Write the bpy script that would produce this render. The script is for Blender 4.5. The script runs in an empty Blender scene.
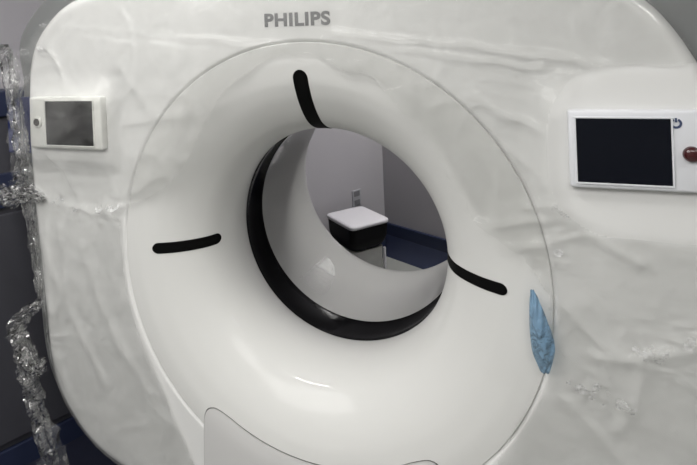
import bpy, bmesh, math, random
import numpy as np
from mathutils import Vector, Matrix
from mathutils.geometry import tessellate_polygon

H = 1.0                      # bore centre above the floor; gantry front plane is y = 0
scene = bpy.context.scene
COL = scene.collection
rng = random.Random(4)

# ------------------------------------------------------------------ materials
def mat(name, col, rough=0.5, spec=0.5, metal=0.0, coat=0.0, noise=0.0, nscale=8.0, bump=0.0, bscale=60.0, coat_rough=0.08):
    m = bpy.data.materials.new(name); m.use_nodes = True
    nt = m.node_tree; b = nt.nodes['Principled BSDF']
    b.inputs['Base Color'].default_value = (*col, 1)
    b.inputs['Roughness'].default_value = rough
    b.inputs['Metallic'].default_value = metal
    b.inputs['Specular IOR Level'].default_value = spec
    b.inputs['Coat Weight'].default_value = coat
    b.inputs['Coat Roughness'].default_value = coat_rough
    tc = nt.nodes.new('ShaderNodeTexCoord')
    if noise > 0:
        n = nt.nodes.new('ShaderNodeTexNoise'); n.inputs['Scale'].default_value = nscale; n.inputs['Detail'].default_value = 5
        r = nt.nodes.new('ShaderNodeMapRange'); r.inputs['To Min'].default_value = 1 - noise; r.inputs['To Max'].default_value = 1 + noise * .4
        x = nt.nodes.new('ShaderNodeMix'); x.data_type = 'RGBA'; x.blend_type = 'MULTIPLY'; x.inputs['Factor'].default_value = 1
        nt.links.new(tc.outputs['Object'], n.inputs['Vector']); nt.links.new(n.outputs['Fac'], r.inputs['Value'])
        x.inputs['A'].default_value = (*col, 1); nt.links.new(r.outputs['Result'], x.inputs['B'])
        nt.links.new(x.outputs['Result'], b.inputs['Base Color'])
    if bump > 0:
        n = nt.nodes.new('ShaderNodeTexNoise'); n.inputs['Scale'].default_value = bscale; n.inputs['Detail'].default_value = 4
        k = nt.nodes.new('ShaderNodeBump'); k.inputs['Strength'].default_value = bump; k.inputs['Distance'].default_value = .004
        nt.links.new(tc.outputs['Object'], n.inputs['Vector']); nt.links.new(n.outputs['Fac'], k.inputs['Height'])
        nt.links.new(k.outputs['Normal'], b.inputs['Normal'])
    return m

M = dict(
    shell=mat('white_enamel', (.69, .69, .68), .30, .5, coat=.25, noise=.03, nscale=3),
    ring=mat('white_ring_enamel', (.61, .61, .595), .5, .2, coat=.28, noise=.02, nscale=3, coat_rough=.02),
    dock=mat('grey_white_enamel', (.545, .54, .535), .33, .5, coat=.2),
    rear=mat('grey_shell', (.16, .165, .165), .45),
    blue=mat('navy_panel', (.012, .02, .09), .4),
    black=mat('black_gloss', (.002, .002, .0025), .15, .04, bump=.3, bscale=22),
    slot=mat('black_window', (.002, .002, .002), .6, .08),
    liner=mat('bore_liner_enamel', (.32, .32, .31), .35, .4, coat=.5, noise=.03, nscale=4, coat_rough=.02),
    gasket=mat('grey_gasket', (.13, .13, .125), .7, .2),
    dispw=mat('display_housing', (.66, .67, .70), .3, .5, coat=.2),
    dispwarm=mat('display_housing_warm', (.70, .70, .67), .3, .5),
    screen=mat('screen_glass', (.006, .007, .011), .12, .15),
    screen2=mat('screen_glass_matt', (.010, .010, .010), .3, .12),
    red=mat('red_button', (.045, .004, .005), .25, .5, coat=.5),
    icon=mat('blue_grey_icon', (.05, .07, .14), .4),
    button=mat('grey_button', (.045, .04, .038), .4),
    ink=mat('grey_lettering', (.15, .15, .155), .5),
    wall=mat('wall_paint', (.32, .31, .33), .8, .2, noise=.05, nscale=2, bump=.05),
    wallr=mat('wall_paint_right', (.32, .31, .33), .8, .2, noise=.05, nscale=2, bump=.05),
    navy=mat('navy_vinyl', (.016, .022, .052), .45, .4),
    navy2=mat('mid_blue_vinyl', (.065, .08, .16), .45, .4),
    floor=mat('floor_vinyl', (.27, .275, .26), .4, .4, noise=.12, nscale=6),
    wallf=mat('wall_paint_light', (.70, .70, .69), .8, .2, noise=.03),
    ceil=mat('ceiling_tile', (.82, .82, .81), .9, .2),
    lid=mat('white_plastic_lid', (.50, .49, .52), .5),
    binblack=mat('black_plastic', (.003, .003, .004), .5, .12),
    bingrey=mat('grey_translucent_plastic', (.34, .34, .33), .4, .4, noise=.2, nscale=20),
    plate=mat('outlet_plate', (.27, .27, .29), .4),
    dark=mat('dark_socket', (.12, .12, .13), .5),
    shade_cab=mat('wall_shade_grey', (.045, .045, .055), .5),  # tone of the wall shade, carried by the added cabinet
    mat=mat('navy_mat', (.012, .014, .030), .7, .3, noise=.2, nscale=30),
    lampf=mat('lamp_frame', (.8, .8, .8), .4),
)

def film_mat(name, tint=(.992, .994, .99), body=(.95, .95, .94), milk=.085, gloss=.26, bump=.2, bs=16):
    m = bpy.data.materials.new(name); m.use_nodes = True
    nt = m.node_tree; nt.nodes.clear(); N = nt.nodes.new; L = nt.links.new
    out = N('ShaderNodeOutputMaterial'); tr = N('ShaderNodeBsdfTransparent'); tr.inputs['Color'].default_value = (*tint, 1)
    df = N('ShaderNodeBsdfDiffuse'); df.inputs['Color'].default_value = (*body, 1)
    tl = N('ShaderNodeBsdfTranslucent'); tl.inputs['Color'].default_value = (*body, 1)
    gl = N('ShaderNodeBsdfGlossy'); gl.inputs['Roughness'].default_value = .13
    a = N('ShaderNodeMixShader'); a.inputs[0].default_value = .35
    L(df.outputs[0], a.inputs[1]); L(tl.outputs[0], a.inputs[2])
    tc = N('ShaderNodeTexCoord'); ns = N('ShaderNodeTexNoise'); ns.inputs['Scale'].default_value = 5; ns.inputs['Detail'].default_value = 6
    ns.inputs['Distortion'].default_value = .8
    L(tc.outputs['Object'], ns.inputs['Vector'])
    mr = N('ShaderNodeMapRange'); mr.inputs['From Min'].default_value = .35; mr.inputs['From Max'].default_value = .7
    mr.inputs['To Min'].default_value = milk * .15; mr.inputs['To Max'].default_value = milk * 2.2
    L(ns.outputs['Fac'], mr.inputs['Value'])
    b = N('ShaderNodeMixShader'); L(mr.outputs['Result'], b.inputs[0]); L(tr.outputs[0], b.inputs[1]); L(a.outputs[0], b.inputs[2])
    fr = N('ShaderNodeFresnel'); fr.inputs['IOR'].default_value = 1.45
    mu = N('ShaderNodeMath'); mu.operation = 'MULTIPLY'; mu.inputs[1].default_value = gloss * 2.2; mu.use_clamp = True
    L(fr.outputs[0], mu.inputs[0])
    c = N('ShaderNodeMixShader'); L(mu.outputs[0], c.inputs[0]); L(b.outputs[0], c.inputs[1]); L(gl.outputs[0], c.inputs[2])
    n2 = N('ShaderNodeTexNoise'); n2.inputs['Scale'].default_value = bs; n2.inputs['Detail'].default_value = 7; n2.inputs['Distortion'].default_value = 1.6
    L(tc.outputs['Object'], n2.inputs['Vector'])
    bp = N('ShaderNodeBump'); bp.inputs['Strength'].default_value = bump; bp.inputs['Distance'].default_value = .02
    L(n2.outputs['Fac'], bp.inputs['Height'])
    for s in (gl, df, fr): L(bp.outputs['Normal'], s.inputs['Normal'])
    L(c.outputs[0], out.inputs['Surface'])
    return m
M['film'] = film_mat('clear_plastic_film')
M['tail'] = film_mat('thin_plastic_film', milk=.06, gloss=.42, bump=.4, bs=40)
M['crush_sparkle'] = film_mat('crushed_film_sparkle', body=(1, 1, 1), milk=.42, gloss=.5, bump=.8, bs=60)  # crumpled film, whitened in colour to imitate bright sparkles
M['streak_piece'] = film_mat('streak_film', tint=(1, 1, 1), body=(1, 1, 1), milk=.2, gloss=.12, bump=.1, bs=30)  # pale body colour gives the imitated reflection streak in the bore
M['bluefilm'] = film_mat('blue_plastic_film', (.70, .84, .95), (.36, .56, .76), .28, .4, .5, 30)

def emit(name, col, s):
    m = bpy.data.materials.new(name); m.use_nodes = True; nt = m.node_tree; nt.nodes.clear()
    e = nt.nodes.new('ShaderNodeEmission'); e.inputs[0].default_value = (*col, 1); e.inputs[1].default_value = s
    o = nt.nodes.new('ShaderNodeOutputMaterial'); nt.links.new(e.outputs[0], o.inputs[0]); return m

# ------------------------------------------------------------------ helpers
def link(name, me, m=None, parent=None, smooth=True):
    if m and not me.materials: me.materials.append(m)
    if smooth:
        for p in me.polygons: p.use_smooth = True
    o = bpy.data.objects.new(name, me); COL.objects.link(o)
    if parent: o.parent = parent
    return o
def from_bm(name, bm, m=None, parent=None, smooth=True, recalc=True):
    if recalc: bmesh.ops.recalc_face_normals(bm, faces=bm.faces)
    me = bpy.data.meshes.new(name); bm.to_mesh(me); bm.free()
    return link(name, me, m, parent, smooth)
def thing(name, label, cat, loc, rz=0, group=None):
    o = bpy.data.objects.new(name, None); COL.objects.link(o); o.location = loc; o.rotation_euler = (0, 0, rz)
    o.empty_display_size = .1
    o['label'] = label; o['category'] = cat
    if group: o['group'] = group
    return o
def box_bm(bm, c, s, bev=0.0, seg=3):
    r = bmesh.ops.create_cube(bm, size=1.0, matrix=Matrix.Translation(c) @ Matrix.Diagonal((*s, 1)))
    if bev > 0:
        es = list({e for v in r['verts'] for e in v.link_edges})
        bmesh.ops.bevel(bm, geom=es, offset=bev, segments=seg, profile=.5, affect='EDGES')
def box(name, c, s, m, parent=None, bev=0.0, seg=3):
    bm = bmesh.new(); box_bm(bm, c, s, bev, seg)
    o = from_bm(name, bm, m, parent, smooth=False)
    return o
def autosmooth(o, ang=35):
    me = o.data
    for p in me.polygons: p.use_smooth = True
    me.set_sharp_from_angle(angle=math.radians(ang))
    return o
def grid_mesh(name, rows, m, parent, closed=True, smooth=True, cap_last=False):
    """rows: list of rings (lists of 3D points of equal length)"""
    n = len(rows[0]); V = [p for r in rows for p in r]; F = []
    for i in range(len(rows) - 1):
        for j in range(n if closed else n - 1):
            k = (j + 1) % n
            F.append((i*n + j, i*n + k, (i+1)*n + k, (i+1)*n + j))
    if cap_last: F.append(tuple(range((len(rows)-1)*n, len(rows)*n)))
    me = bpy.data.meshes.new(name); me.from_pydata([tuple(v) for v in V], [], F); me.validate()
    return link(name, me, m, parent, smooth)
def revolve(name, prof, m, parent, n=256):
    T = [2*math.pi*i/n for i in range(n)]
    rows = [[(r*math.cos(t), y, r*math.sin(t)) for t in T] for r, y in prof]
    o = grid_mesh(name, rows, m, parent)
    autosmooth(o, 40); return o
def lathe_y(name, prof, cx, cz, m, parent, n=48):
    """small turned part whose axis is y; prof from rim to centre, capped"""
    T = [2*math.pi*i/n for i in range(n)]
    rows = [[(cx + r*math.cos(t), y, cz + r*math.sin(t)) for t in T] for r, y in prof]
    o = grid_mesh(name, rows, m, parent, cap_last=True); autosmooth(o, 40); return o
def catmull(P, k=10, closed=True):
    out = []; n = len(P)
    for i in range(n if closed else n - 1):
        g = lambda j: P[j % n] if closed else P[max(0, min(n-1, j))]
        p0, p1, p2, p3 = g(i-1), g(i), g(i+1), g(i+2)
        for s in range(k):
            t = s / k
            out.append(tuple(.5*((2*b) + (c-a)*t + (2*a-5*b+4*c-d)*t*t + (-a+3*b-3*c+d)*t**3) for a, b, c, d in zip(p0, p1, p2, p3)))
    if not closed: out.append(tuple(P[-1]))
    return out

# ------------------------------------------------------------------ gantry outline
OUT = [(0,.79),(-.3,.79),(-.58,.785),(-.70,.768),(-.80,.738),(-.872,.69),(-.922,.638),(-.955,.57),(-.971,.47),(-.978,.31),(-.967,.1),(-.951,-.09),
       (-.940,-.242),(-.929,-.377),(-.903,-.475),(-.852,-.556),(-.786,-.620),(-.70,-.667),(-.58,-.695),(-.3,-.70),(0,-.70),(.3,-.70),(.55,-.695),
       (.68,-.665),(.78,-.60),(.85,-.52),(.89,-.42),(.915,-.25),(.928,-.05),(.935,.12),(.93,.28),(.905,.41),(.862,.515),(.812,.60),(.765,.65),(.70,.70),(.60,.745),(.45,.78),(.25,.79)]
OUTP = catmull(OUT, 8)
def make_rho(P):
    A = np.array(P); B = np.roll(A, -1, 0)
    def rho(t):
        d = np.array([math.cos(t), math.sin(t)]); E = B - A
        den = d[0]*E[:,1] - d[1]*E[:,0]; den = np.where(abs(den) < 1e-12, 1e-12, den)
        r = (A[:,0]*E[:,1] - A[:,1]*E[:,0]) / den; s = (A[:,0]*d[1] - A[:,1]*d[0]) / den
        ok = (r > 0) & (s >= -1e-6) & (s <= 1+1e-6)
        return float(r[ok].max())
    return rho
rho = make_rho(OUTP)
NT = 480
TH = [2*math.pi*i/NT for i in range(NT)]
RO = [rho(t) for t in TH]
def sstep(a, b, x):
    t = max(0., min(1., (x - a)/(b - a))); return t*t*(3 - 2*t)
def front_y(x, z):
    """front skin: flat, with a gentle raised pad round the right display"""
    dx = max(0, abs(x - .80) - .07); dz = max(0, abs(z - .32) - .045); d = math.hypot(dx, dz)
    return -.004*(1 - sstep(.120, .150, d))

gantry = thing('ct_scanner', 'large white ring shaped CT scanner gantry with round bore, black slots and two dark displays', 'medical scanner', (0, 0, H))

RS = .584
def front_cover():
    rows = []
    for r, y in ((RS+.0004, .03), (RS+.0004, .0065), (RS+.0035, .0035), (RS+.0065, .0010), (RS+.0085, .0)):
        rows.append([(r*math.cos(t), y, r*math.sin(t)) for t in TH])
    K = 60; f = .035
    for k in range(1, K+1):
        s = k/K; row = []
        for t, ro in zip(TH, RO):
            r = (RS+.0085)*(1-s) + (ro-f)*s
            x, z = r*math.cos(t), r*math.sin(t); row.append((x, front_y(x, z), z))
        rows.append(row)
    for k in range(1, 9):
        a = k/8*math.pi/2
        row = []
        for t, ro in zip(TH, RO):
            r0 = ro - f; r = r0 + f*math.sin(a); x, z = r*math.cos(t), r*math.sin(t)
            row.append((x, front_y(r0*math.cos(t), r0*math.sin(t))*math.cos(a) + .03*(1-math.cos(a)), z))
        rows.append(row)
    rows.append([(ro*math.cos(t), .055, ro*math.sin(t)) for t, ro in zip(TH, RO)])
    o = grid_mesh('front_cover', rows, M['shell'], gantry); autosmooth(o, 40); return o
front_cover()

# rear shell: bigger outline, stands behind the front cover
OR = [(x*1.085 if x < 0 else x*1.09, (z*1.05 if z > 0 else z*1.03)) for x, z in OUT]
OR = [((x - .03) if (x < -.6 and z > .5) else (x + .07) if (x > .6 and z > .3) else x, z + (.02 if z > .5 else 0)) for x, z in OR]
rho2 = make_rho(catmull(OR, 8)); RO2 = [rho2(t) for t in TH]
def rear_cover():
    rows = []
    rin = [ro - .10 for ro in RO]
    rows.append([(r*math.cos(t), .10, r*math.sin(t)) for t, r in zip(TH, rin)])
    rows.append([(r*math.cos(t), .045, r*math.sin(t)) for t, r in zip(TH, rin)])
    for k in range(0, 9):
        a = k/8*math.pi/2; f = .03
        rows.append([((r-f+f*math.sin(a))*math.cos(t), .045+f*(1-math.cos(a)), (r-f+f*math.sin(a))*math.sin(t)) for t, r in zip(TH, RO2)])
    for y, sc in ((.3, 1.0), (.6, .995), (.8, .975), (.92, .95), (.98, .915), (1.0, .87)):
        rows.append([(r*sc*math.cos(t), y, r*sc*math.sin(t)) for t, r in zip(TH, RO2)])
    rows.append([(.60*math.cos(t), 1.0, .60*math.sin(t)) for t in TH])
    o = grid_mesh('rear_cover', rows, M['rear'], gantry); autosmooth(o, 40); return o
rear_cover()
o = box('side_trim', (-1.055, .046, .352), (.12, .012, .19), M['blue'], gantry, .004, 2); o['label'] = 'navy blue strip on the side of the white scanner'
# pedestal under the covers
bm = bmesh.new(); box_bm(bm, (0, .5, -.83), (1.55, .8, .33), .04, 4); autosmooth(from_bm('base', bm, M['rear'], gantry))

# flared ring
PROF = [(RS, .03), (RS, .003), (RS-.0025, .0003), (.565, .0), (.535, .002), (.507, .008), (.48, .015), (.459, .0235), (.438, .034), (.418, .047),
        (.398, .0625), (.382, .078), (.368, .094), (.357, .112), (.348, .132), (.3415, .152), (.3365, .175), (.334, .2), (.335, .225), (.339, .255), (.346, .283), (.3535, .303)]
PS = [PROF[2]] + catmull(PROF[3:], 6, closed=False)
revolve('ring_cover', PROF[:2] + PS + [(.3555, .306)], M['ring'], gantry, 320)
revolve('black_ring', [(.3555, .306), (.3585, .31), (.3595, .36), (.3595, .418), (.3575, .424)], M['black'], gantry, 256)
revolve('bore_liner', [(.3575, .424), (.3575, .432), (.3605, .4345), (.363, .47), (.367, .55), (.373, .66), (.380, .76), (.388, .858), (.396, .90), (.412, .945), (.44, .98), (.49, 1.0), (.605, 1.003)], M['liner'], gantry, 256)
revolve('seam_gasket', [(RS+.006, .012), (RS-.004, .012)], M['gasket'], gantry, 256)

# profile by radius -> depth, for laying things on the flare
def prof_y(r):
    if r >= PS[0][0]: return 0.0
    for (r0, y0), (r1, y1) in zip(PS, PS[1:]):
        if r0 >= r >= r1 and r0 > r1:
            return y0 + (y1-y0)*(r0-r)/(r0-r1)
    return .2
# arclength table of the flare
AL = [0.0]
for a, b in zip(PS, PS[1:]): AL.append(AL[-1] + math.dist(a, b))
def at_s(s):
    for i in range(len(PS)-1):
        if AL[i] <= s <= AL[i+1]:
            t = (s-AL[i])/(AL[i+1]-AL[i] or 1)
            r = PS[i][0]*(1-t)+PS[i+1][0]*t; y = PS[i][1]*(1-t)+PS[i+1][1]*t
            dr, dy = PS[i+1][0]-PS[i][0], PS[i+1][1]-PS[i][1]; l = math.hypot(dr, dy)
            return r, y, (dy/l, -dr/l)        # n points into the body
    return PS[-1][0], PS[-1][1], (1, 0)
def s_of_r(r0):
    for i in range(len(PS)-1):
        if PS[i][0] >= r0 >= PS[i+1][0]: return AL[i] + (PS[i][0]-r0)/(PS[i][0]-PS[i+1][0])*(AL[i+1]-AL[i])
def slot(ang, r_out, y_in, w, label):
    """rounded black window bent over the flare, standing 1 mm proud"""
    s0 = s_of_r(r_out)
    s1 = next(AL[i] for i in range(len(PS)) if PS[i][1] >= y_in)
    K = 40; J = 12; rows = []
    tdir = Vector((-math.sin(ang), 0, math.cos(ang))); rdir = Vector((math.cos(ang), 0, math.sin(ang)))
    for k in range(K+1):
        s = s0 + (s1-s0)*(.5-.5*math.cos(math.pi*k/K))
        e = min(s-s0, s1-s); hw = w/2
        if e < hw: hw = math.sqrt(max(0, hw*hw-(hw-e)**2))
        hw = max(hw, .0004)
        r, y, nn = at_s(s)
        row = []
        for j in range(J+1):
            u = -1 + 2*j/J
            lift = .0016 - (.004 if j in (0, J) else 0)
            p = rdir*(r + nn[0]*-lift) + Vector((0, y - nn[1]*lift, 0)) + tdir*(u*hw)
            # keep on the revolved surface across the width
            rr = math.sqrt(max(1e-6, (p.x**2+p.z**2))); tgt = (r - nn[0]*lift)
            if rr > 1e-6: p.x *= tgt/rr; p.z *= tgt/rr
            row.append(tuple(p))
        rows.append(row)
    o = grid_mesh('laser_window', rows, M['slot'], gantry, closed=False)
    o['label'] = label; return o
slot(math.pi/2, .513, .19, .047, 'black curved slot at the top of the ring')
slot(math.pi, .497, .138, .036, 'black curved slot at the left of the ring')
slot(0, .489, .19, .031, 'black curved slot at the right of the ring')

# docking cover (lower middle panel with two horn shaped lobes)
def surf_y(x, z):
    r = math.hypot(x, z); return prof_y(r)
def dock_outline():
    P = []
    for a in np.linspace(-90-31.0, -90+31.0, 60):
        t = math.radians(a); P.append((.512*math.cos(t), .512*math.sin(t)))
    R_ = [(.285, -.431), (.303, -.427), (.318, -.431), (.327, -.445), (.331, -.465), (.333, -.50), (.337, -.60), (.340, -.683)]
    L_ = [(-x, z) for x, z in R_][::-1]
    top = [p for p in P if abs(p[0]) < .255]
    pts = [(-.340, -.683)] + catmull(L_[1:] + [top[0]], 6, False)[:-1] + top + catmull([top[-1]] + R_, 6, False)[1:]
    return pts
DO = dock_outline()
def dock():
    # dense fill: columns between outline top and bottom
    bm = bmesh.new(); xs = np.array([p[0] for p in DO]); zs = np.array([p[1] for p in DO])
    poly = DO
    # resample outline
    cum = [0]
    ring = poly + [poly[0]]
    for a, b in zip(ring, ring[1:]): cum.append(cum[-1] + math.dist(a, b))
    N = 360; out = []
    for i in range(N):
        s = cum[-1]*i/N
        j = max(k for k in range(len(cum)) if cum[k] <= s + 1e-9); j = min(j, len(ring)-2)
        t = (s-cum[j])/((cum[j+1]-cum[j]) or 1)
        out.append((ring[j][0]*(1-t)+ring[j+1][0]*t, ring[j][1]*(1-t)+ring[j+1][1]*t))
    from mathutils import Vector as V2
    # inset outline by d along inward normals
    def inset(d):
        res = []
        for i in range(N):
            a = Vector(out[i-1]); b = Vector(out[(i+1) % N]); t = (b-a).normalized(); n = Vector((t.y, -t.x))
            res.append((out[i][0]+n.x*d, out[i][1]+n.y*d))
        return res
    def area(P): return sum(P[i-1][0]*P[i][1]-P[i][0]*P[i-1][1] for i in range(len(P)))
    sgn = 1 if abs(area(inset(.004))) < abs(area(out)) else -1
    loops = []
    for d, lift in ((0.0, -.006), (.0015*sgn, .0010), (.0030*sgn, .0030), (.0055*sgn, .0038)):
        L = inset(d) if d else out
        loops.append([bm.verts.new((x, surf_y(x, z) - lift, z)) for x, z in L])
    for A, B in zip(loops, loops[1:]):
        for i in range(N): bm.faces.new((A[i-1], A[i], B[i], B[i-1]))
    bm.verts.ensure_lookup_table()
    f = bm.faces.new(loops[-1])
    r = bmesh.ops.triangulate(bm, faces=[f])
    inner = r['faces']
    for it in range(3):
        es = list({e for f_ in inner for e in f_.edges if e.calc_length() > .03 and all(g in inner for g in e.link_faces)})
        if not es: break
        q = bmesh.ops.subdivide_edges(bm, edges=es, cuts=1, use_grid_fill=False)
        inner = [f_ for f_ in bm.faces if all(True for _ in (0,)) and f_ not in ()]
        base = set(v for L in loops for v in L)
        inner = [f_ for f_ in bm.faces if not (all(v in base for v in f_.verts) and len(f_.verts) == 4)]
    base = set(v for L in loops for v in L)
    for v in bm.verts:
        if v not in base: v.co.y = surf_y(v.co.x, v.co.z) - .0038
    bmesh.ops.triangulate(bm, faces=[f_ for f_ in bm.faces if len(f_.verts) > 4])
    o = from_bm('docking_cover', bm, M['dock'], gantry); autosmooth(o, 35); o['label'] = 'grey white docking panel below the bore'
    # thin dark joint round the panel
    rows = []
    k = 8; T2 = [2*math.pi*i/k for i in range(k)]
    outer = inset(-.001*sgn)
    for (x, z) in outer:
        rows.append([(x+.0015*math.cos(t)*(1 if x > 0 else -1), surf_y(x, z)-.0005+.0015*math.sin(t), z + .0009*math.cos(t)) for t in T2])
    rows.append(rows[0])
    grid_mesh('joint', rows, M['gasket'], o)
dock()

# displays
def display(x0, x1, z0, z1, thick, housing, label, sx0, sx1, sz0, sz1, smat, ysurf):
    bm = bmesh.new(); box_bm(bm, ((x0+x1)/2, ysurf - thick/2 + .004, (z0+z1)/2), (x1-x0, thick+.008, z1-z0), .006, 3)
    h = autosmooth(from_bm('display_panel', bm, housing, gantry)); h['label'] = label
    yf = ysurf - thick
    bm = bmesh.new(); box_bm(bm, ((sx0+sx1)/2, yf - .0005, (sz0+sz1)/2), (sx1-sx0, .003, sz1-sz0), .001, 1)
    s = autosmooth(from_bm('screen', bm, smat, h))
    bm = bmesh.new()      # thin bezel
    w = .0035
    for c, d in ((((sx0+sx1)/2, sz1+w/2), (sx1-sx0+2*w, w)), (((sx0+sx1)/2, sz0-w/2), (sx1-sx0+2*w, w)), ((sx0-w/2, (sz0+sz1)/2), (w, sz1-sz0)), ((sx1+w/2, (sz0+sz1)/2), (w, sz1-sz0))):
        box_bm(bm, (c[0], yf - .001, c[1]), (d[0], .005, d[1]), .0008, 1)
    autosmooth(from_bm('bezel', bm, housing, h))
    return h, yf
hl, yl = display(-0.9298, -0.6375, 0.2911, 0.451, .022, M['dispwarm'], 'left control display in a white housing', -0.8582, -0.6669, 0.3028, 0.4382, M['screen2'], 0)
lathe_y('button', [(.0175, yl+.001), (.0175, yl-.004), (.0145, yl-.0065), (.0125, yl-.0045)], -0.8935, 0.3725, M['dispwarm'], hl)
lathe_y('button_cap', [(.0115, yl-.003), (.0115, yl-.0065), (.0085, yl-.0085)], -0.8935, 0.3725, M['button'], hl)
hr, yr = display(0.6239, 0.897, 0.2515, 0.413, .020, M['dispw'], 'right control display in a blue white housing', 0.6376, 0.806, 0.2642, 0.3964, M['screen'], -.004)
lathe_y('emergency_button', [(.0155, yr+.001), (.0155, yr-.003), (.014, yr-.009), (.010, yr-.012), (.004, yr-.0135)], 0.8392, 0.3278, M['red'], hr)['label'] = 'dark red button'
bm = bmesh.new()          # round power mark: open ring with a bar
cx, cz = 0.8148, 0.3875
for i in range(26):
    a0 = math.radians(115 + 310*i/26); a1 = math.radians(115 + 310*(i+1)/26); q = []
    for a, r in ((a0, .0058), (a1, .0058), (a1, .0102), (a0, .0102)): q.append(bm.verts.new((cx + r*math.cos(a), yr-.0012, cz + r*math.sin(a))))
    bm.faces.new(q)
box_bm(bm, (cx, yr-.001, cz+.0065), (.0036, .001, .0085))
from_bm('power_mark', bm, M['icon'], hr, smooth=False)

# lettering
cu = bpy.data.curves.new('lettering', 'FONT'); cu.body = 'PHILIPS'; cu.size = .05; cu.offset = .0019; cu.extrude = .0006; cu.space_character = 1.1
to = bpy.data.objects.new('tmp_text', cu); COL.objects.link(to)
bpy.context.view_layer.update()
me = bpy.data.meshes.new_from_object(to.evaluated_get(bpy.context.evaluated_depsgraph_get()))
bpy.data.objects.remove(to); bpy.data.curves.remove(cu)
xs = [v.co.x for v in me.vertices]; ys = [v.co.y for v in me.vertices]
x0, x1, y0, y1 = min(xs), max(xs), min(ys), max(ys)
for v in me.vertices:
    u = (v.co.x-x0)/(x1-x0); w = (v.co.y-y0)/(y1-y0); d = v.co.z
    v.co = (-.090 + .184*u, -.0008 - d, .6235 + .0035*(1-u) - .001*u + .036*w)
me.materials.clear()
link('lettering', me, M['ink'], gantry, smooth=False)['label'] = 'grey PHILIPS lettering'

# ------------------------------------------------------------------ plastic film
def vnoise(x, z, f, seed):
    g = np.random.default_rng(seed).random((256, 256)); X = x*f + 57.3; Z = z*f + 31.7
    i = np.floor(X).astype(int); j = np.floor(Z).astype(int); u = X-i; v = Z-j; u = u*u*(3-2*u); v = v*v*(3-2*v)
    q = lambda a, b: g[a % 256, b % 256]
    return (q(i, j)*(1-u)+q(i+1, j)*u)*(1-v) + (q(i, j+1)*(1-u)+q(i+1, j+1)*u)*v - .5
def dseg(x, z, P):
    D = np.full(x.shape, 9.)
    for (a, b), (c, d) in zip(P, P[1:]):
        vx, vz = c-a, d-b; t = np.clip(((x-a)*vx+(z-b)*vz)/(vx*vx+vz*vz), 0, 1)
        D = np.minimum(D, np.hypot(x-a-t*vx, z-b-t*vz))
    return D
def inside(x, z, P):
    r = np.zeros(x.shape, bool)
    for (a, b), (c, d) in zip(P, P[1:] + P[:1]):
        if b == d: continue
        cond = ((b > z) != (d > z)) & (x < (c-a)*(z-b)/(d-b)+a); r ^= cond
    return r
FREE = catmull([(-.60,.112),(-.422,.184),(-.30,.33),(-.22,.45),(-.102,.53),(.013,.548),(.145,.51),(.266,.424),(.354,.297),(.416,.175),(.557,.034),(.572,-.061),(.56,-.167),(.45,-.38),(.38,-.60),(.34,-.9),
                (-.30,-.9),(-.36,-.62),(-.45,-.435),(-.525,-.29),(-.578,-.14),(-.592,0),(-.592,.08)], 6)
CR = [  # polyline, width, height (towards the viewer)
    ([(-.80,.672),(-.727,.661),(-.463,.629),(-.167,.592),(-.03,.575)], .007, .010),
    ([(.10,.604),(.183,.593),(.385,.564),(.514,.543),(.634,.517),(.69,.49),(.80,.44)], .007, .011),
    ([(.268,.558),(.406,.534),(.574,.506)], .007, .007),
    ([(.44,.16),(.478,.119),(.548,.037)], .012, .010),
    ([(.545,.26),(.558,.214),(.579,.085),(.578,-.003)], .006, .008),
    ([(.477,.107),(.56,.12),(.66,.152)], .010, .008),
    ([(.543,.202),(.604,.227),(.663,.153),(.75,.099)], .010, .012),
    ([(.614,.217),(.697,.17),(.805,.205)], .009, .008),
    ([(.66,-.105),(.744,-.088),(.831,-.059),(.88,-.04)], .012, .016),
    ([(.56,.05),(.596,0),(.671,-.075),(.743,-.105),(.732,-.169),(.70,-.25)], .014, .012),
    ([(-.93,.02),(-.88,-.1),(-.78,-.28),(-.68,-.42)], .014, .007),
    ([(-.75,-.02),(-.70,-.16),(-.62,-.30),(-.52,-.42)], .018, .006),
    ([(.50,.33),(.56,.27),(.60,.20)], .010, .007),
    ([(-.45,.27),(-.38,.36),(-.36,.46)], .010, .006),
    ([(.60,-.20),(.68,-.28),(.74,-.36),(.80,-.48)], .016, .010),
    ([(-.97,.132),(-.841,.124),(-.699,.102),(-.602,.109),(-.526,.129)], .009, .014),
    ([(-.855,.598),(-.777,.502),(-.68,.439)], .016, .008),
    ([(-.577,.557),(-.475,.409)], .018, .007),
    ([(-.56,.375),(-.494,.38),(-.302,.423),(-.141,.489)], .016, .008),
    ([(-.542,.173),(-.376,.296),(-.256,.382)], .014, .008),
    ([(.436,.444),(.509,.399),(.57,.378)], .012, .008),
    ([(-.846,.044),(-.83,-.061),(-.82,-.174)], .009, .008),
    ([(-.832,.282),(-.739,.115),(-.702,.09)], .008, .010),
    ([(-.90,.05),(-.90,-.2),(-.87,-.4),(-.80,-.53)], .012, .008),
]
HOT = [((-.60,.115), .045, .018), ((-.67,.105), .03, .014), ((-.24,.345), .022, .014), ((.83,-.05), .035, .016), ((-.30,.31), .02, .012), ((-.84,.125), .03, .012), ((-.89,.60), .03, .010), ((.76,-.085), .05, .006), ((.61,.20), .05, .008), ((.59,.10), .03, .008), ((.64,-.18), .05, .004), ((-.775,.10), .03, .01), ((.70,-.2), .04, .004)]
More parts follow.
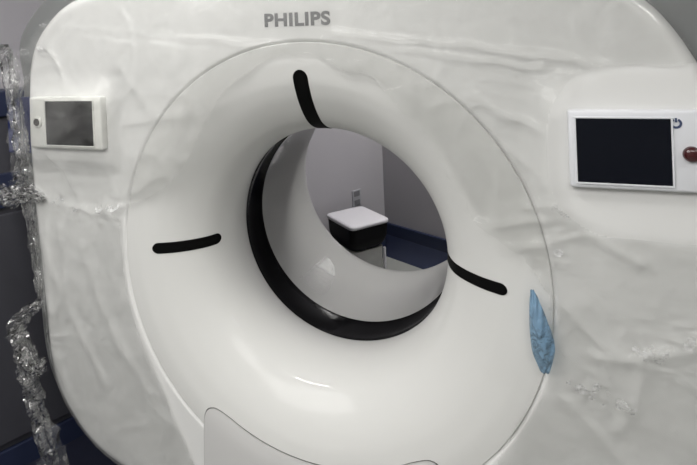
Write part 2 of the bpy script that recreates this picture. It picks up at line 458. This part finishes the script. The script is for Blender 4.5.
def film():
    st = .0042
    X, Z = np.meshgrid(np.arange(-1.07, 1.0, st), np.arange(-.74, .86, st))
    outl = inside(X, Z, OUTP); dout = dseg(X, Z, OUTP + OUTP[:1]); dout = np.where(outl, -dout, dout)
    edge = .020*vnoise(X, Z, 14, 3) + .012*vnoise(X, Z, 40, 5)
    edge = np.where((X < 0) & (Z < .1), edge*.25, edge)
    free = inside(X + edge, Z + edge, FREE)
    hole = np.hypot(np.maximum(0, abs(X-.80)-.09), np.maximum(0, abs(Z-.325)-.05)) < .125 + .01*vnoise(X, Z, 12, 61)
    free = free | hole
    drape = (X < -.80) & (Z > .10) & (Z < .70)
    lim = np.where(drape, .02 + .07*sst(.10, .2, Z)*(1 - sst(.50, .70, Z)), .008)
    keep = (~free) & (dout < lim + .02*vnoise(X, Z, 20, 9)) & (Z > -.69)
    # base offset from the white cover
    def near(xc, zc, hx, hz, r):
        return 1 - sst(0, r, np.hypot(np.maximum(0, abs(X-xc)-hx), np.maximum(0, abs(Z-zc)-hz)))
    lift = .009 + .034*near(.765, .327, .15, .092, .09) + .030*near(-.809, .367, .158, .09, .07)
    rid = lambda f, a, b: (1 - np.minimum(1, abs(vnoise(X + .25*vnoise(X, Z, 4, a), Z + .25*vnoise(X, Z, 4, a+1), f, b))*7))**2
    patch = sst(-.15, .3, vnoise(X, Z, 3.3, 71))
    h = .007*vnoise(X, Z, 4, 11) + .004*vnoise(X + .3*vnoise(X, Z, 5, 2), Z, 9, 12) + .0020*vnoise(X, Z + .2*vnoise(X, Z, 9, 4), 24, 13)
    h = h + (.0012 + .004*patch)*rid(5, 51, 52) + (.0006 + .002*patch)*rid(11, 53, 54)
    h = np.maximum(h, -.006)
    for P, w, a in CR:
        d = dseg(X + .010*vnoise(X, Z, 18, 21), Z + .010*vnoise(X, Z, 18, 22), P)
        h = h + a*np.exp(-(d/w)**1.5)*(.75 + .8*vnoise(X, Z, 15, 23))
    for (cx, cz), r, a in HOT:
        w = np.exp(-(((X-cx)**2+(Z-cz)**2)/r**2)); h = h + w*a*.7*(abs(vnoise(X, Z, 60, 31))*2 + vnoise(X, Z, 110, 32)*.8)
    Y = -lift - np.maximum(h, -.006)
    Y = np.where(dout > -.03, Y + .03*np.clip((dout+.03)/.03, 0, 1)**2, Y)
    Y = np.where((dout > 0) & drape, Y - .02*np.clip(dout/.03, 0, 1) + .02*vnoise(X, Z, 25, 41) + .012*vnoise(X, Z, 60, 42), Y)
    Y = np.where(dout > 0, np.minimum(Y, .035), Y)
    idx = -np.ones(X.shape, int); idx[keep] = np.arange(keep.sum())
    V = np.stack([X[keep], Y[keep], Z[keep]], 1).tolist(); F = []
    a = idx[:-1, :-1]; b = idx[:-1, 1:]; c = idx[1:, 1:]; d = idx[1:, :-1]
    ok = (a >= 0) & (b >= 0) & (c >= 0) & (d >= 0)
    F = np.stack([a[ok], b[ok], c[ok], d[ok]], 1).tolist()
    n_grid = len(V)
    # crumpled hanging tails, joined into the same sheet
    def tail(path, widths, amp, seed, y0=.0):
        P = catmull(path, 14, False); n = len(P); m = 17; g = np.random.default_rng(seed); base = len(V)
        ph = g.random(12)*6.28
        for i, (x, z) in enumerate(P):
            t = i/(n-1); w = np.interp(t, np.linspace(0, 1, len(widths)), widths)
            a, b = P[max(0, i-1)], P[min(n-1, i+1)]; l = math.dist(a, b) or 1; nx, nz = -(b[1]-a[1])/l, (b[0]-a[0])/l
            for j in range(m):
                u = j/(m-1)-.5
                fold = sum(math.sin((5+3*k)*u*3.1 + ph[k] + i*(.11+.05*k))/(1+k) for k in range(5))
                jag = .25*math.sin(i*.9+ph[7])*(1 if abs(u) > .45 else 0)
                V.append([x + nx*w*(u+jag*.3) + .25*amp*math.sin(i*.6+j+ph[8]), y0 - amp*.5 + amp*fold*.55 + .25*amp*(g.random()-.5), z + nz*w*(u+jag*.3) + .25*amp*math.cos(i*.8+j*1.3)])
        for i in range(n-1):
            for j in range(m-1):
                q = base+i*m+j; F.append([q, q+1, q+m+1, q+m])
    tail([(-1.06,.62),(-1.04,.56),(-1.02,.42),(-.995,.32),(-.985,.22),(-1.01,.155),(-1.07,.10)], [.02, .06, .05, .05, .06, .06, .05], .022, 5, .005)
    tail([(-1.10,.13),(-1.03,.125),(-.96,.14),(-.90,.125)], [.07, .06, .05, .02], .02, 6, 0)
    tail([(-.985,.13),(-.965,.02),(-.955,-.09),(-.945,-.20)], [.06, .035, .025, .02], .012, 7, .005)
    tail([(-.925,-.21),(-.965,-.235),(-1.02,-.285),(-1.02,-.34),(-1.0,-.41),(-.97,-.49),(-.94,-.57),(-.90,-.68),(-.88,-.76)], [.02, .04, .05, .07, .09, .09, .075, .08, .09], .022, 8, -.012)
    tail([(-1.02,-.285),(-1.0,-.35),(-.95,-.395),(-.905,-.40)], [.03, .06, .05, .03], .022, 9, -.02)
    me = bpy.data.meshes.new('plastic_sheet'); me.from_pydata(V, [], F); me.validate()
    me.materials.append(M['film']); me.materials.append(M['tail']); me.materials.append(M['crush_sparkle'])
    for p in me.polygons:
        if p.vertices[0] >= n_grid: p.material_index = 1
        else:
            vx, _, vz = V[p.vertices[0]]
            for (cx, cz), rr_, a_ in HOT:
                if math.hypot(vx-cx, (vz-cz)*2.2) < rr_*(.45 + .5*math.sin(170*vx+40*vz)*math.sin(147*vz-60*vx)): p.material_index = 2
    o = link('plastic_sheet', me)
    o.location = (0, 0, H)
    o['label'] = 'crumpled clear plastic film draped over the front of the white scanner'; o['category'] = 'plastic sheet'
    return o
def sst(a, b, x):
    t = np.clip((x-a)/(b-a), 0, 1); return t*t*(3-2*t)
film()

# added scrap of clear film; pale fold imitates a reflected streak on the liner
def streak_piece():
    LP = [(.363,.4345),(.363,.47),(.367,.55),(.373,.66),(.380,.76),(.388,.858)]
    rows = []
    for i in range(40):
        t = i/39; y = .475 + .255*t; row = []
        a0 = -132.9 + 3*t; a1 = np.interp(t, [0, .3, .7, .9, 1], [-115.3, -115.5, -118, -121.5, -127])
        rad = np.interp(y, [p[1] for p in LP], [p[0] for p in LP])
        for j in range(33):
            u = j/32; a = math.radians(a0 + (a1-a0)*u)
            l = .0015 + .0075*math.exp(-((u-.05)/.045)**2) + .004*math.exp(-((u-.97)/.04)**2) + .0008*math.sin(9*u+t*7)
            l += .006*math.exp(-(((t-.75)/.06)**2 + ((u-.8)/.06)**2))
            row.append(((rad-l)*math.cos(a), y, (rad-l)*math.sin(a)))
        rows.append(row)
    o = grid_mesh('streak_scrap', rows, M['streak_piece'], None, closed=False); o.location = (0, 0, H)
    o['label'] = 'small clear film scrap added in the bottom of the bore to imitate a reflected streak'; o['category'] = 'reflection stand-in'
streak_piece()

# blue strip of tape at the right of the ring
def blue_tape():
    L = catmull([(.537,.030),(.533,-.03),(.536,-.10),(.553,-.147)], 12, False)
    R_ = catmull([(.544,.030),(.562,-.015),(.581,-.085),(.568,-.145)], 12, False)
    rows = []
    for i, (a, b) in enumerate(zip(L, R_)):
        t = i/(len(L)-1); row = []
        for j in range(13):
            u = j/12; bul = math.sin(math.pi*u)*math.sin(math.pi*min(1, t*1.02))*.012 + .002*math.sin(i*.8+j*1.1)
            row.append((a[0]*(1-u)+b[0]*u, -.032 - bul, a[1]*(1-u)+b[1]*u))
        rows.append(row)
    o = grid_mesh('blue_tape', rows, M['bluefilm'], None, closed=False); o.location = (0, 0, H)
    s = o.modifiers.new('thickness', 'SOLIDIFY'); s.thickness = .0006
    o['label'] = 'leaf shaped strip of translucent blue tape at the right edge of the ring'; o['category'] = 'tape'
blue_tape()

# ------------------------------------------------------------------ room (turned about 26 degrees to the gantry)
K = Vector((-.445, 2.447, 0)); A = Vector((.896, -.444, 0)).normalized(); B = Vector((-A.y*-1, 0, 0))
B = Vector((-.444, -.896, 0)).normalized()
RX, RY, RH = 6.0, 6.6, 2.6
rot = math.atan2(A.y, A.x)
def rp(a, b, z=0): return K + A*a + B*b + Vector((0, 0, z))
def room_box(name, a0, a1, b0, b1, z0, z1, m, struct=True, bev=0):
    c = rp((a0+a1)/2, (b0+b1)/2, (z0+z1)/2)
    bm = bmesh.new(); box_bm(bm, (0, 0, 0), (a1-a0, b1-b0, z1-z0), bev, 2)
    o = from_bm(name, bm, m, None, smooth=False); o.location = c; o.rotation_euler = (0, 0, rot)
    if struct: o['kind'] = 'structure'
    return o
room_box('floor', -.1, RX+.1, -.1, RY+.1, -.1, 0, M['floor'])
room_box('ceiling', -.1, RX+.1, -.1, RY+.1, RH, RH+.1, M['ceil'])
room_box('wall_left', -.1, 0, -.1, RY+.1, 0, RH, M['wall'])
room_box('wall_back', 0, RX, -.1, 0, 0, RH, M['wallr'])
room_box('wall_right', RX, RX+.1, -.1, RY+.1, 0, RH, M['wallf'])
room_box('wall_front', 0, RX, RY, RY+.1, 0, RH, M['wallf'])
room_box('baseboard_left', 0, .012, 0, RY, 0, .26, M['navy'], bev=.003)
room_box('baseboard_back', .012, RX, 0, .012, 0, .175, M['navy2'], bev=.003)
room_box('trim_1', .012, RX, 0, .022, .175, .262, M['navy'], bev=.004)

# outlet on the left wall behind the bore
b_o = 0.30
ob = thing('wall_outlet', 'small grey double socket plate on the wall seen through the bore', 'outlet', rp(.0, b_o, .51), rot)
box('plate', (.004, 0, 0), (.008, .09, .115), M['plate'], ob, .003, 2)
for dz in (.032, -.032):
    s = box('socket', (.009, 0, dz), (.004, .055, .038), M['dark'], ob, .0015, 1)

# bin / cart with white lid
bn = thing('pedal_bin', 'black and grey bin with a white square lid, seen through the bore', 'bin', (-.470, 1.85, .0), math.atan2(-.25, .30))
def rr(w, d, r, n=8):
    P = []
    for cx, cy, a0 in ((w/2-r, d/2-r, 0), (-w/2+r, d/2-r, 90), (-w/2+r, -d/2+r, 180), (w/2-r, -d/2+r, 270)):
        for i in range(n+1):
            a = math.radians(a0 + 90*i/n); P.append((cx + r*math.cos(a), cy + r*math.sin(a)))
    return P
def loft(name, levels, m, parent):
    rows = [[(x, y, z) for x, y in rr(w, d, r)] for w, d, r, z in levels]
    n = len(rows[0]); V = [p for r_ in rows for p in r_]; F = [tuple(range(n))[::-1], tuple(range((len(rows)-1)*n, len(rows)*n))]
    for i in range(len(rows)-1):
        for j in range(n): F.append((i*n+j, i*n+(j+1) % n, (i+1)*n+(j+1) % n, (i+1)*n+j))
    me = bpy.data.meshes.new(name); me.from_pydata(V, [], F)
    return autosmooth(link(name, me, m, parent), 50)
W_, D_ = .325, .285
lid = loft('lid', [(W_, D_, .035, .472), (W_+.006, D_+.006, .037, .477), (W_+.006, D_+.006, .037, .488), (W_-.004, D_-.004, .034, .494), (W_-.03, D_-.03, .03, .498)], M['lid'], bn)
box('hinge', (-W_/2+.02, 0, .494), (.012, D_*.75, .012), M['lid'], lid, .003, 2)
loft('body', [(W_*.62, D_*.62, .06, .315), (W_*.78, D_*.78, .06, .325), (W_*.90, D_*.90, .05, .352), (W_*.96, D_*.96, .04, .39), (W_-.004, D_-.004, .034, .472)], M['binblack'], bn)
loft('lower_body', [(W_*.76, D_*.76, .03, .02), (W_*.78, D_*.78, .03, .03), (W_*.80, D_*.80, .03, .32)], M['bingrey'], bn)
box('corner_rail', (W_*.40, D_*.40, .165), (.016, .016, .29), M['lid'], bn, .004, 2)
for sx in (-1, 1):
    for sy in (-1, 1):
        bm = bmesh.new(); bmesh.ops.create_cone(bm, cap_ends=True, segments=20, radius1=.014, radius2=.016, depth=.022, matrix=Matrix.Translation((sx*W_*.32, sy*D_*.32, .011)))
        autosmooth(from_bm('foot', bm, M['binblack'], bn))

# made-up slim dark cabinet, standing in for shade on the left wall
shade_cab = thing('shade_cabinet', 'added dark grey cabinet with a navy top, standing in for shade on the wall left of the scanner', 'cabinet', rp(.12, 2.75), rot)
box('body', (0, 0, .73), (.20, 1.3, 1.26), M['shade_cab'], shade_cab, .006, 2)
box('top', (.005, 0, 1.41), (.22, 1.32, .10), M['navy'], shade_cab, .006, 2)
box('shade_plinth', (.005, 0, .05), (.21, 1.3, .10), M['navy'], shade_cab, .003, 2)
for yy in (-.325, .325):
    dr = box('shade_drawer', (.104, yy, 1.08), (.02, .62, .13), M['navy'], shade_cab, .003, 2)
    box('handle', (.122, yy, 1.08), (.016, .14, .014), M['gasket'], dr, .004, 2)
    dd = box('shade_door', (.104, yy, .56), (.02, .62, .86), M['shade_cab'], shade_cab, .003, 2)
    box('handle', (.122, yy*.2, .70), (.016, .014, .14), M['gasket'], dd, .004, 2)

# navy mat on the floor at the left of the scanner
mt = room_box('floor_mat', .03, 1.12, 1.85, 4.2, .002, .010, M['mat'], False, .002)
mt['label'] = 'dark navy floor mat beside the left end of the scanner'; mt['category'] = 'floor mat'

# ------------------------------------------------------------------ ceiling lamps
LAMP = emit('lamp_diffuser', (1.0, .985, .96), 75)
def lamp(x, y, w, d, label, LAMP=LAMP):
    t = thing('ceiling_light', label, 'ceiling light', (x, y, RH), rot, 'ceiling light panels')
    bm = bmesh.new()
    for c, s in (((0, d/2+.015), (w+.06, .03)), ((0, -d/2-.015), (w+.06, .03)), ((w/2+.015, 0), (.03, d)), ((-w/2-.015, 0), (.03, d))):
        box_bm(bm, (c[0], c[1], -.02), (s[0], s[1], .04), .003, 1)
    from_bm('frame', bm, M['lampf'], t, smooth=False)
    box('diffuser', (0, 0, -.02), (w, d, .02), LAMP, t)
L2 = emit('panel_diffuser', (1.0, .985, .96), 34)
L3 = emit('soft_panel_diffuser', (1.0, .985, .96), 6)
lamp(-.32, -.60, .95, .06, 'short strip light on the ceiling above the front of the scanner', emit('strip_diffuser', (1.0, .985, .96), 90))
lamp(2.2, -.9, .8, .06, 'strip light on the ceiling to the right of the scanner')
lamp(-.75, -2.0, 1.9, 1.7, 'wide light panel on the ceiling far in front of the scanner', L3)
lamp(1.15, -2.1, 1.3, .9, 'unseen soft fill panel added on the ceiling in front and right of the scanner', L3)  # added panel out of view, fill light for the right side
lamp(.4, 1.75, 1.2, .16, 'strip light on the ceiling behind the scanner')

w = bpy.data.worlds.new('World'); scene.world = w; w.use_nodes = True
w.node_tree.nodes['Background'].inputs[0].default_value = (.8, .85, 1, 1); w.node_tree.nodes['Background'].inputs[1].default_value = .05

# ------------------------------------------------------------------ camera
yaw, pitch, roll = -.349, -.007, -.041
F = Vector((math.sin(yaw)*math.cos(pitch), math.cos(yaw)*math.cos(pitch), math.sin(pitch)))
R = F.cross(Vector((0, 0, 1))).normalized(); U = R.cross(F)
R, U = R*math.cos(roll) + U*math.sin(roll), U*math.cos(roll) - R*math.sin(roll)
cd = bpy.data.cameras.new('camera'); co = bpy.data.objects.new('camera', cd); COL.objects.link(co)
cd.sensor_width = 36; cd.sensor_fit = 'HORIZONTAL'; cd.lens = 491*36/697
cd.shift_x = (348.5-336.11)/697; cd.shift_y = (56.05-232.5)/697
mtx = Matrix((R, U, -F)).transposed().to_4x4(); mtx.translation = Vector((.524, -1.15, .553 + H)); co.matrix_world = mtx
cd.clip_start = .02
scene.camera = co
vs = scene.view_settings; vs.view_transform = 'Standard'; vs.look = 'None'; vs.gamma = 1; vs.use_curve_mapping = False; vs.exposure = 0.16
